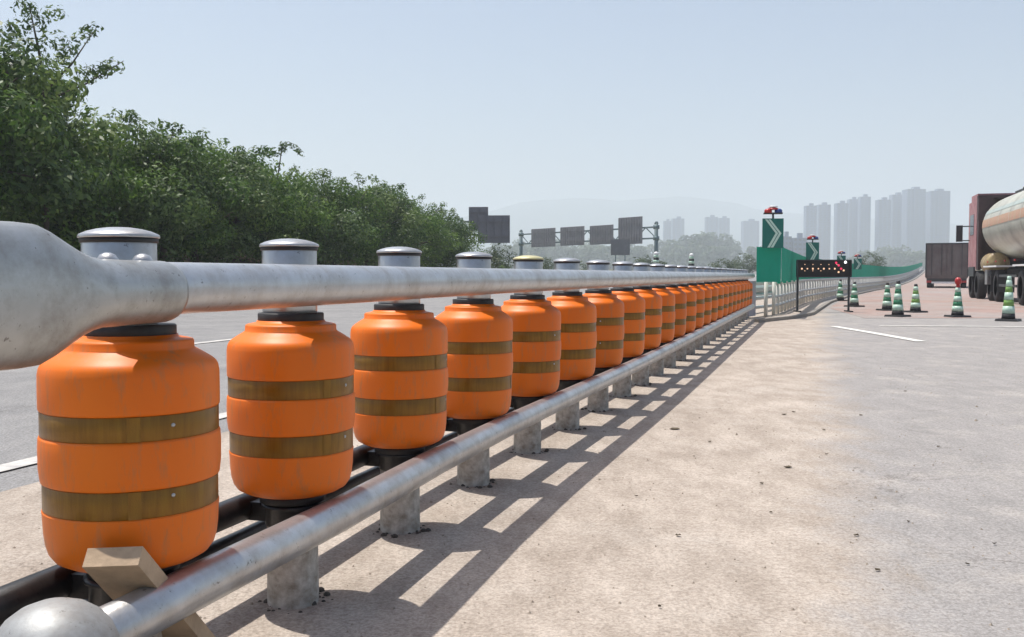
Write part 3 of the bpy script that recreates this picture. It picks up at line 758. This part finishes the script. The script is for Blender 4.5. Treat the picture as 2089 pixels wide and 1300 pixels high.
# ------------------------------------------------------------------ signs and gantry
def ribbed(par, x0, x1, z0_, z1_, y, name='sign_back', m='sign_back', slabs=None):
    mb = MB().box(((x0+x1)/2, y, (z0_+z1_)/2), (x1-x0, .06, z1_-z0_)); o = mb.obj(name, M[m], par)
    rb_ = MB(); k = int((x1-x0)/.5)
    for i in range(k+1): rb_.box((x0+.03+(x1-x0-.06)*i/max(k,1), y-.06, (z0_+z1_)/2), (.05,.06,(z1_-z0_)*.96))
    for z_ in (z0_+.25*(z1_-z0_), z0_+.78*(z1_-z0_)): rb_.box(((x0+x1)/2, y-.11, z_), ((x1-x0)*.98,.05,.07))
    rb_.obj('stiffener_rib', M['sign_back'], o); return o
zs = 75
s1 = thing('overhead_sign', 'back of a large dark L-shaped overhead sign at the right end of the tree bank', 'road sign', (gx(975,zs), zs, gz(zs)), R(-4))
ribbed(s1, .0, 2.45, 3.25, 5.35, 0); ribbed(s1, -.70, .78, 4.2, 6.0, .12)
MB().lathe([(.16,0),(.13,5.2)], 12, c=(-1.3,.35,0)).obj('pole', M['gantry'], s1)
ar = MB(); ar.beam((-1.3,.3,4.9), (2.2,.2,4.9), .12, .12); ar.beam((-1.3,.3,3.9), (2.2,.2,3.9), .12, .12); ar.obj('arm', M['gantry'], s1)
# gantry over the far carriageway
L0 = Vector((gx(1063,152), 152, 0)); L1 = Vector((gx(1338,128), 128, 0))
ga = thing('sign_gantry', 'steel gantry spanning the far road with four blank sign backs on two chords', 'gantry', (L0.x, L0.y, 0), math.atan2(L1.y-L0.y, L1.x-L0.x))
GL = (L1-L0).length; g0 = 1.0
for x in (0, GL): 
    MB().lathe([(.30,0),(.24,6.6)], 12, c=(x,0,g0)).obj('column', M['gantry'], ga)
    jb = MB()
    for z_ in (5.6, 7.05): jb.lathe([(.42,0),(.42,.5)], 10, c=(x,0,z_-.25))
    jb.lathe([(.30,0),(.14,.3)], 10, c=(x,0,7.5)); jb.obj('joint_collar', M['gantry'], ga)
for z_ in (5.6, 7.05): MB().beam((0,0,z_), (GL,0,z_), .22, .20).obj('chord', M['gantry'], ga)
wb = MB(); 
for i in range(15): wb.beam((GL*i/15,0,5.6 if i % 2 else 7.05), (GL*(i+1)/15,0,7.05 if i % 2 else 5.6), .10, .10)
wb.obj('lattice_bar', M['gantry'], ga)
for (px0, px1, zt, zb) in ((1087,1135,7.75,5.0),(1146,1194,7.75,5.05),(1206,1253,7.7,5.05),(1264,1312,8.55,4.95)):
    def inv(px):
        k = (px-1044.5)/2000
        # point on segment with X/Y=k
        t = (k*L0.y - L0.x)/((L1.x-L0.x) - k*(L1.y-L0.y)); return t*GL
    ribbed(ga, inv(px0), inv(px1), zb, zt, -.22)
s3 = thing('road_sign', 'small square sign back standing low beneath the right end of the gantry', 'road sign', (gx(1265,125), 125, gz(125)), R(-5))
ribbed(s3, -1.2, 1.2, 2.7, 4.7, 0)
MB().lathe([(.07,0),(.07,3.8)], 8, c=(-.6,.1,0)).obj('pole', M['gantry'], s3); MB().lathe([(.07,0),(.07,3.8)], 8, c=(.6,.1,0)).obj('pole', M['gantry'], s3)
# delineator lamps
def dline(px, Z, ztop, label):
    t = thing('warning_lamp', label, 'warning lamp', (gx(px,Z), Z, gz(Z)), 0, 'striped warning lamps behind the barrier')
    MB().lathe([(.03,0),(.03,ztop-.32)], 8).obj('pole', M['darkgrey'], t)
    for i in range(4): MB().lathe([(.085-.006*i,0),(.08-.006*i,.065)], 12, c=(0,0,ztop-.34+.065*i)).obj('striped_band', M['darkgrey'] if i % 2 == 0 else M['cone_white'], t)
    MB().lathe([(.05,0),(.065,.03),(.05,.07),(.01,.085)], 12, c=(0,0,ztop-.08)).obj('lamp', M['white'], t)
dline(1338, 25, 1.47, 'dark striped warning lamp with white top, left one, under the gantry column')
dline(1410, 27, 1.47, 'dark striped warning lamp with white top, right one, between gantry and green fence')
# guardrail beyond the far carriageway
fg = thing('far_guardrail', 'low grey guardrail on the far side of the road below the trees', 'guardrail', (-18.9*UY, 18.9*UX, 0))
mb = MB(); P = []; F = []
sec = [(0,.50),(.05,.56),(0,.62),(0,.66),(.05,.72),(0,.78)]
us = [10+8*i for i in range(28)]
for u in us:
    for dv, z in sec:
        x, y = uv(u, -18.9+dv); P.append((x+18.9*UY, y-18.9*UX, gz(y)+z))
k_ = len(sec)
for i in range(len(us)-1):
    for j in range(k_-1): F.append((i*k_+j, i*k_+j+1, (i+1)*k_+j+1, (i+1)*k_+j))
mb.add(P, F).obj('beam', M['pipe_far'], fg)
gp = MB().box((0,0,.36), (.10,.10,.78)).mesh('post', M['pipe_far'])
for i in range(54):
    x, y = uv(12+4*i, -19.02); p = link('post', gp, fg); p.location = (x+18.9*UY, y-18.9*UX, gz(y))

# ------------------------------------------------------------------ tree bank
def foliage(seed, blobs, leaf, per, name, m, flat=.75):
    """leaf faces scattered over the shells of many small clumps. blobs = (x,y,z,r)"""
    rg = np.random.default_rng(seed)
    V = []; T = []
    for (bx, by, bz, br) in blobs:
        n = int(per * br*br)
        d = rg.normal(size=(n,3)); d /= np.linalg.norm(d, axis=1)[:,None]
        rad = br * (0.55 + .5*rg.random(n)**.6) * (1 + .18*np.sin(5*d[:,0]+seed) * np.cos(4*d[:,2]+bx))
        c = d*rad[:,None]; c[:,2] *= flat; c += (bx, by, bz)
        nrm = d*1.1 + rg.normal(size=(n,3))*.5 + (0,0,.4); nrm /= np.linalg.norm(nrm, axis=1)[:,None]
        t = np.cross(nrm, rg.normal(size=(n,3))); t /= np.linalg.norm(t, axis=1)[:,None]
        b_ = np.cross(nrm, t)
        s = leaf*(.55 + .8*rg.random(n))[:,None]
        q = np.stack([c - t*s, c - b_*s*.42 + nrm*s*.12, c + t*s, c + b_*s*.42 + nrm*s*.12], 1)
        V.append(q.reshape(-1,3))
        tone = np.clip(rg.normal(.42, .20, n) + rg.normal(0,.16), 0, 1); T.append(tone)
    V = np.concatenate(V); T = np.concatenate(T); nq = len(T)
    me = bpy.data.meshes.new(name); me.vertices.add(len(V)); me.vertices.foreach_set('co', V.astype(np.float32).ravel())
    me.loops.add(4*nq); me.loops.foreach_set('vertex_index', np.arange(4*nq, dtype=np.int32))
    me.polygons.add(nq); me.polygons.foreach_set('loop_start', np.arange(nq, dtype=np.int32)*4)
    me.polygons.foreach_set('loop_total', np.full(nq, 4, np.int32))
    a = me.attributes.new('tone', 'FLOAT', 'FACE'); a.data.foreach_set('value', T.astype(np.float32))
    me.materials.append(m); me.update(); me.validate()
    return me
def crown_blobs(seed, w_, h, base, nb, br):
    rg = random.Random(seed); out = []
    for k in range(nb):
        a = rg.uniform(0, 6.283); t = rg.random(); z = base + (h-base-br)*t
        prof = math.sin(math.pi*(.12+.80*t))**.7
        rr_ = w_*prof*(.35 + .65*math.sqrt(rg.random()))
        out.append((rr_*math.cos(a), rr_*math.sin(a), z + rg.uniform(-.2,.2), br*rg.uniform(.6,1.25)))
    for k in range(nb//7):      # sprigs standing out of the outline
        a = rg.uniform(0, 6.283); rr_ = w_*rg.uniform(.1,.8)
        out.append((rr_*math.cos(a), rr_*math.sin(a), h - abs(rr_)*.35 + rg.uniform(-.1,.35), br*.34))
    return out
def trunk(h, r, lean, w_, seed, bl):
    rg = random.Random(seed); mb = MB()
    mb.tube([(0,0,-.3),(lean*.3,.05,h*.25),(lean*.7,0,h*.55),(lean,.1,h*.85)], [r, r*.8, r*.55, r*.25], 8)
    for k in range(9):
        b_ = rg.choice(bl); z = h*rg.uniform(.18,.6)
        mb.tube([(lean*z/h,0,z), ((lean*z/h+b_[0])*.5, b_[1]*.5, (z+b_[2])*.5+.15), (b_[0], b_[1], b_[2])], [r*.4, r*.25, r*.08], 6)
    return mb.mesh('trunk', M['bark'])
variants = []
for k in range(5):
    bl = crown_blobs(20+k, 2.9, 5.2, .85, 50, .80)
    variants.append((foliage(k, bl, .088, 560, 'crown', M['leaf2' if k in (1,4) else 'leaf']), trunk(4.6, .16, rnd.uniform(-.4,.4), 2.4, k, bl)))
# soil bank
def bank():
    P = []; F = []; us = [4 + 2*i for i in range(36)]
    for u in us:
        for dv, z in ((1.6,-.05),(.9,.35),(-.2,1.15),(-1.8,1.55),(-5,2.2),(-12,2.6),(-13,-.1)):
            end = max(0, (u-54)/14.0); end = min(1, end)
            nz = .12*math.sin(u*1.7+dv) + .1*math.sin(u*.63+dv*2)
            x, y = uv(u, -21.6 + dv); P.append((x, y, (z + (nz if z > 0 else 0))*(1-end) + gz(y) - .05))
    k = 7
    for i in range(len(us)-1):
        for j in range(k-1): F.append((i*k+j, (i+1)*k+j, (i+1)*k+j+1, i*k+j+1))
    return tag(MB().add(P, F, True).obj('embankment', M['soil']), kind='structure')
bank()
outline = [(14,7.6),(18,7.6),(22,7.7),(24.5,7.4),(26,7.9),(27.5,6.7),(30,6.1),(32,6.0),(34.5,5.7),(37,5.8),(39.5,5.9),(42,5.6),(45.6,5.35),(50,5.7),(54,5.1),(58,4.7),(60,4.4)]
def top_at(y):
    for (a, p), (b, q) in zip(outline, outline[1:]):
        if a <= y <= b: return p + (q-p)*(y-a)/(b-a)
    return outline[-1][1]
rnd = random.Random(12)
TL = ['tallest tree of the bank, thin sprigs against the sky at the upper left corner',
      'leafy tree at the far left edge of the tree bank', 'dark bushy tree above the flared rail end',
      'broad green tree rising behind the cap of the nearest post', 'rounded tree on the bank between the first and second post caps',
      'pale green tree above the gap after the first post cap', 'dark tree left of the second post cap', 'bushy tree directly above the second post cap',
      'yellowish green tree just right of the second post cap', 'tree with a loose sprig leaning on top, mid bank', 'dense tree on the bank left of the third post cap',
      'sunlit tree right above the third post cap', 'low rounded tree right of the third post cap', 'tree with a spiky top near the right end of the bank',
      'second last tree at the right end of the bank', 'last tree of the bank beside the overhead sign back']
ys_ = [23.0, 25.3, 27.2, 29.2, 31.2, 33.3, 35.5, 37.8, 40.2, 42.8, 45.4, 48.0, 50.8, 53.6, 56.4, 59.4]
for i, y in enumerate(ys_):
    H = top_at(y); vme, tme = variants[i % 5]; lat = -22.2 + rnd.uniform(-.3,.3)
    x = lat + .31*y; base = 1.0 if y < 57 else .2
    s = (H - base + .15)/5.35
    t = thing('bank_tree', TL[i], 'tree', (x, y, base), rnd.uniform(0,6.28), 'trees on the bank beyond the far road'); t.scale = (s*1.0, s*1.0, s)
    link('crown', vme, t); link('trunk', tme, t)
# second row behind, closing the gaps
for i in range(10):
    y = 21 + 4.0*i; H = top_at(y) - .5; vme, tme = variants[(i*2+1) % 5]
    t = thing('rear_tree', 'back row tree on the bank, %s from the left, mostly hidden by the front row' % ordn[i], 'tree', (-26.6 + .31*y, y, 1.6), rnd.uniform(0,6.28), 'back row of trees on the bank')
    s = (H-1.6)/5.3; t.scale = (s*1.25, s*1.25, s*1.12); link('crown', vme, t); link('trunk', tme, t)
# tall corner tree sprigs
bl = [(rnd.uniform(-.5,.5)*1.2, rnd.uniform(-.5,.5), 4.2 + k*.22, .34) for k in range(10)] + [(.6+.16*k, 0, 4.9+.13*k, .24) for k in range(6)] + [(-.1-.1*k, .1, 5.6+.2*k, .20) for k in range(5)] + [(1.2+.18*k, 0, 4.3+.06*k, .30) for k in range(5)]
t = thing('sapling', 'slender sapling reaching above the bank at the upper left, sky showing through', 'tree', (gx(95,26.5), 26.5, 1.9), 0)
link('crown', foliage(77, bl, .075, 520, 'crown', M['leaf2']), t)
mb = MB(); mb.tube([(0,0,-.5),(.1,0,2.5),(0,0,4.6),(-.3,0,6.2)], [.09,.07,.04,.01], 6); mb.tube([(.05,0,3.9),(.8,0,4.6),(1.5,0,5.6)], [.04,.025,.008], 5); mb.tube([(.05,0,3.6),(1.2,0,4.1),(2.2,0,4.7)], [.04,.025,.008], 5); link('trunk', mb.mesh('trunk', M['bark']), t)
# drooping sprig mid bank
t = thing('bamboo_sprig', 'drooping bamboo tip leaning out above the middle of the tree bank', 'plant', (gx(572,39), 39.5, 2.0), 0)
bl = [(.02*k, 0, 3.75+.12*k, .16) for k in range(4)] + [(.15+.13*k, 0, 4.1-.03*k*k*.5, .15) for k in range(6)]
link('leaves', foliage(79, bl, .08, 600, 'leaves', M['leaf2']), t)
mb = MB(); mb.tube([(-.4,0,0),(-.2,0,2.6),(0,0,3.9),(.25,0,4.2),(.6,0,4.05),(.9,0,3.75)], [.04,.03,.02,.012,.01,.006], 6); link('stem', mb.mesh('stem', M['bark']), t)
# undergrowth along the foot of the bank
rg = random.Random(5); bl = []
for k in range(60):
    u = rg.uniform(14, 66); v = -21.6 + rg.uniform(-1.2, .9); x, y = uv(u, v); bl.append((x, y, gz(y) + .5 + rg.uniform(-.1,1.0) - (v+21.6)*.4, rg.uniform(.25,.6)))
tag(link('undergrowth', foliage(90, bl, .09, 200, 'undergrowth', M['leaf'])), 'ragged undergrowth along the brown foot of the tree bank', 'undergrowth', kind='stuff')

# bushes near the gantry
def bush(px, Z, wpx, toppx, label, me, group=None, m=None):
    wd = wpx/2000*Z/2; h = EYE + (560-toppx)/2000*Z - gz(Z)
    t = thing('bush', label, 'bush', (gx(px,Z), Z, gz(Z)-.1), px*.1, group)
    t.scale = (wd/2.9, wd/2.9, h/5.3); link('foliage', me, t); return t
bmesh_ = [foliage(60+k, crown_blobs(60+k, 2.7, 5.2, .3, 46, .85), .17, 110, 'foliage', M['leaf_far']) for k in range(3)]
bush(1022, 78, 78, 495, 'feathery green bush right of the overhead sign back', bmesh_[0])
bush(1108, 95, 70, 522, 'low yellow green bush below the left gantry panels', bmesh_[1])
bush(1180, 110, 60, 530, 'small low bush between the gantry and the rail', bmesh_[2])
bush(1320, 120, 90, 520, 'green bush beside the gantry right column', bmesh_[0])
bush(1475, 120, 70, 525, 'pale green bush between warning lamps and green fence', bmesh_[1])
bush(1515, 150, 70, 515, 'pale bush just left of the green fence nose', bmesh_[2])
bush(1775, 150, 60, 512, 'brownish bush rising above the green fence right of the arrow board', bmesh_[2])
# far woods as masses
def woods(name, items, leaf, per, label):
    bl = []
    for (px0, px1, Z, top) in items:
        rg = random.Random(px0); 
        for k in range(int((px1-px0)/9)+1):
            px = px0 + (px1-px0)*rg.random(); zz = Z*rg.uniform(.93,1.1); r_ = 14/2000*zz
            tp_ = EYE + (560-top+rg.uniform(-6,10))/2000*zz
            z_ = gz(zz)
            while z_ < tp_ - r_*.6: bl.append((gx(px,zz)+rg.uniform(-r_,r_)*.5, zz, z_+r_*.5, r_*rg.uniform(.7,1.2))); z_ += r_*.9
    return tag(link(name, foliage(9, bl, leaf, per, name, M['leaf_far'])), label, 'woods', kind='stuff')
woods('far_woods', [(1000,1545,820,508),(1040,1500,900,500),(1400,1500,860,488),(1350,1400,950,500),(1560,1640,900,510)], 1.9, 3.2, 'hazy woods behind the gantry along the horizon')
woods('far_woods', [(1730,1900,820,524),(1790,1860,900,512),(1840,1990,950,516)], 1.9, 2.6, 'hazy thin trees below the tower blocks at right')

# ------------------------------------------------------------------ city and mountains
def tower(px0, px1, top, Z, label, group='hazy tower blocks on the horizon', n=1, floors=30, crown=True):
    x0, x1 = gx(px0,Z), gx(px1,Z); h = EYE + (560-top)/2000*Z; wd = x1-x0; dp = wd*.7
    t = thing('tower_block', label, 'tower block', ((x0+x1)/2, Z, 0), 0, group)
    wl = MB().box((0,0,h/2), (wd*.96,dp,h)); wl.box((0,0,h*.49), (wd*.35,dp*1.12,h*.98)); wl.obj('wall', M['tower'], t)
    MB().box((wd*.08,0,h+1.2), (wd*.32,dp*.5,4.5)).obj('roof_house', M['tower'], t)
    wv = MB(); nf = max(6, int(h/3.3)); nc = max(3, int(wd/5))
    for f_ in range(nf):
        for c_ in range(nc):
            xx = -wd*.48 + wd*.96*(c_+.5)/nc
            if abs(xx) < wd*.18: continue
            wv.box((xx, -dp/2-.08, (f_+.6)*h/nf), (wd/nc*.5,.12,h/nf*.5))
    for f_ in range(nf): wv.box((0, -dp*.56-.08, (f_+.6)*h/nf), (wd*.2,.12,h/nf*.45))
    o = wv.obj('windows', M['tower_win'], t); o['kind'] = 'stuff'
    return t
T = 1350
tower(1639,1662,421,T,'left half of the first tower pair right of the tallest chevron sign'); tower(1664,1690,419,T+40,'right half of the first tower pair right of the tallest chevron sign')
tower(1701,1726,416,T,'left tower of the middle group of towers'); tower(1727,1748,408,T+60,'centre tower of the middle group of towers'); tower(1749,1771,403,T,'right and tallest tower of the middle group')
tower(1785,1812,409,T,'left tower of the large right group'); tower(1813,1840,399,T+50,'second tower from left in the large right group'); tower(1841,1880,388,T,'tallest and widest tower of the large right group'); tower(1888,1929,392,T+30,'rightmost tower of the large right group, above the box truck')
tower(1352,1368,452,T+300,'narrow left block of the small pair right of the gantry'); tower(1369,1394,447,T+260,'wider right block of the small pair right of the gantry'); tower(1437,1462,444,T+260,'left block of the lone pale pair between gantry and green fence'); tower(1463,1486,446,T+300,'right block of the lone pale pair between gantry and green fence'); tower(1512,1545,452,T+280,'pale block partly behind the tallest chevron sign')
tower(1590,1612,483,700,'low grey block just right of the tallest chevron sign'); tower(1613,1642,486,700,'low grey block behind the second chevron sign')
def mountains():
    P = []; F = []
    prof = [(-3000,2),(600,452),(900,450),(1000,432),(1060,414),(1130,408),(1200,404),(1260,410),(1320,407),(1380,402),(1440,405),(1500,416),(1560,430),(1640,436),(1760,445),(1900,452),(2100,470),(2500,500),(3500,520)]
    prof = prof[1:]
    Z = 3400; rg = random.Random(2)
    pts = []
    for (a, b), (c, d) in zip(prof, prof[1:]):
        nseg = max(2, int((c-a)/22))
        for k in range(nseg): pts.append((a+(c-a)*k/nseg, b+(d-b)*k/nseg + rg.uniform(-1.5,1.5)))
    for px, top in pts:
        x = gx(px, Z); h = (560-top)/2000*Z
        for dy, k in ((-500,0),(-260,.45),(-90,.85),(0,1),(260,.5),(500,0)): P.append((x*(1+dy/Z), Z+dy, h*k*(1+dy/Z*.2) + rg.uniform(-6,6)*(k>0 and k<1) - 3*(k==0)))
    n = 6
    for i in range(len(pts)-1):
        for j in range(n-1): F.append((i*n+j, (i+1)*n+j, (i+1)*n+j+1, i*n+j+1))
    return tag(MB().add(P, F, True).obj('mountains', M['hill']), kind='structure')
mountains()

# ------------------------------------------------------------------ small litter on the apron
rnd = random.Random(21)
dk = mat('dry_leaf', (.07,.055,.035), .9, noise=(20,3), col2=(.12,.09,.05))
spots = [(1378,878,30),(1603,848,14),(1622,843,9),(1612,957,22),(1558,992,11),(1387,1100,13),(1755,1100,13),(1800,1173,15),(1450,905,10),(1578,1052,9),(1862,1072,9),(1300,1018,8),(1350,1250,10),(1690,930,8),(1920,915,8),(1985,1160,12),(2040,1118,10),(1760,850,9),(1850,800,8),(1685,880,8)]
for px, py, wpx in spots:
    Z = EYE*2000/(py-560); x = gx(px, Z); wd = wpx*.85/2000*Z
    mb = MB(); n = 7
    P = [(0,0,.002)] + [(wd/2*math.cos(2*math.pi*k/n)*rnd.uniform(.7,1.1), wd*.42*math.sin(2*math.pi*k/n)*rnd.uniform(.6,1.1), rnd.uniform(.001,.006)) for k in range(n)]
    P += [(a, b, c+.002) for a, b, c in P]
    F = [(0, 1+k, 1+(k+1) % n) for k in range(n)] + [(n+1, n+2+(k+1) % n, n+2+k) for k in range(n)] + [(1+k, n+2+k, n+2+(k+1) % n, 1+(k+1) % n) for k in range(n)]
    o = mb.add(P, F).obj('dry_leaf', dk); o.location = (x, Z, .002); o.rotation_euler = (0,0,rnd.uniform(-.4,.4))
    tag(o, 'long flat dark dry leaf, largest on the pale concrete right of the barrier shadow' if wpx == 30 else 'small curled dark dry leaf lying on the pale concrete', 'leaf', 'dry leaves scattered on the concrete')
gv = MB()
for k in range(5200):
    u = 1.5 + 16*rnd.random()**1.5; v = rnd.uniform(-3.2, 5.5)
    x, y = uv(u, v); s = rnd.uniform(.0015,.0055)*(1 if rnd.random() < .97 else 2.0)
    a = rnd.uniform(0,6.28); c_, s_ = math.cos(a)*s, math.sin(a)*s
    gv.add([(x-c_,y-s_,0),(x+s_,y-c_,0),(x+c_*1.3,y+s_,0),(x-s_,y+c_,0),(x,y,s*rnd.uniform(.8,1.4))], [(0,1,4),(1,2,4),(2,3,4),(3,0,4)])
tag(gv.obj('gravel', mat('loose_grit', (.22,.18,.14), .9, noise=(2.5,3), col2=(.42,.36,.29))), 'loose grit scattered over concrete and asphalt', 'grit', kind='stuff')

# ------------------------------------------------------------------ haze
hz = MB().box((500, 2540, 137), (7600, 5240, 278)).obj('haze', None)
hm = bpy.data.materials.new('haze'); hm.use_nodes = True; nt = hm.node_tree; nt.nodes.clear()
pv = nt.nodes.new('ShaderNodeVolumePrincipled'); pv.inputs['Density'].default_value = .00066
pv.inputs['Color'].default_value = (.85,.925,1.0,1); pv.inputs['Anisotropy'].default_value = .2
ou = nt.nodes.new('ShaderNodeOutputMaterial'); nt.links.new(pv.outputs[0], ou.inputs['Volume'])
hz.data.materials.clear(); hz.data.materials.append(hm)
tag(hz, 'pale bluish haze filling the air to the horizon', 'haze', kind='stuff')
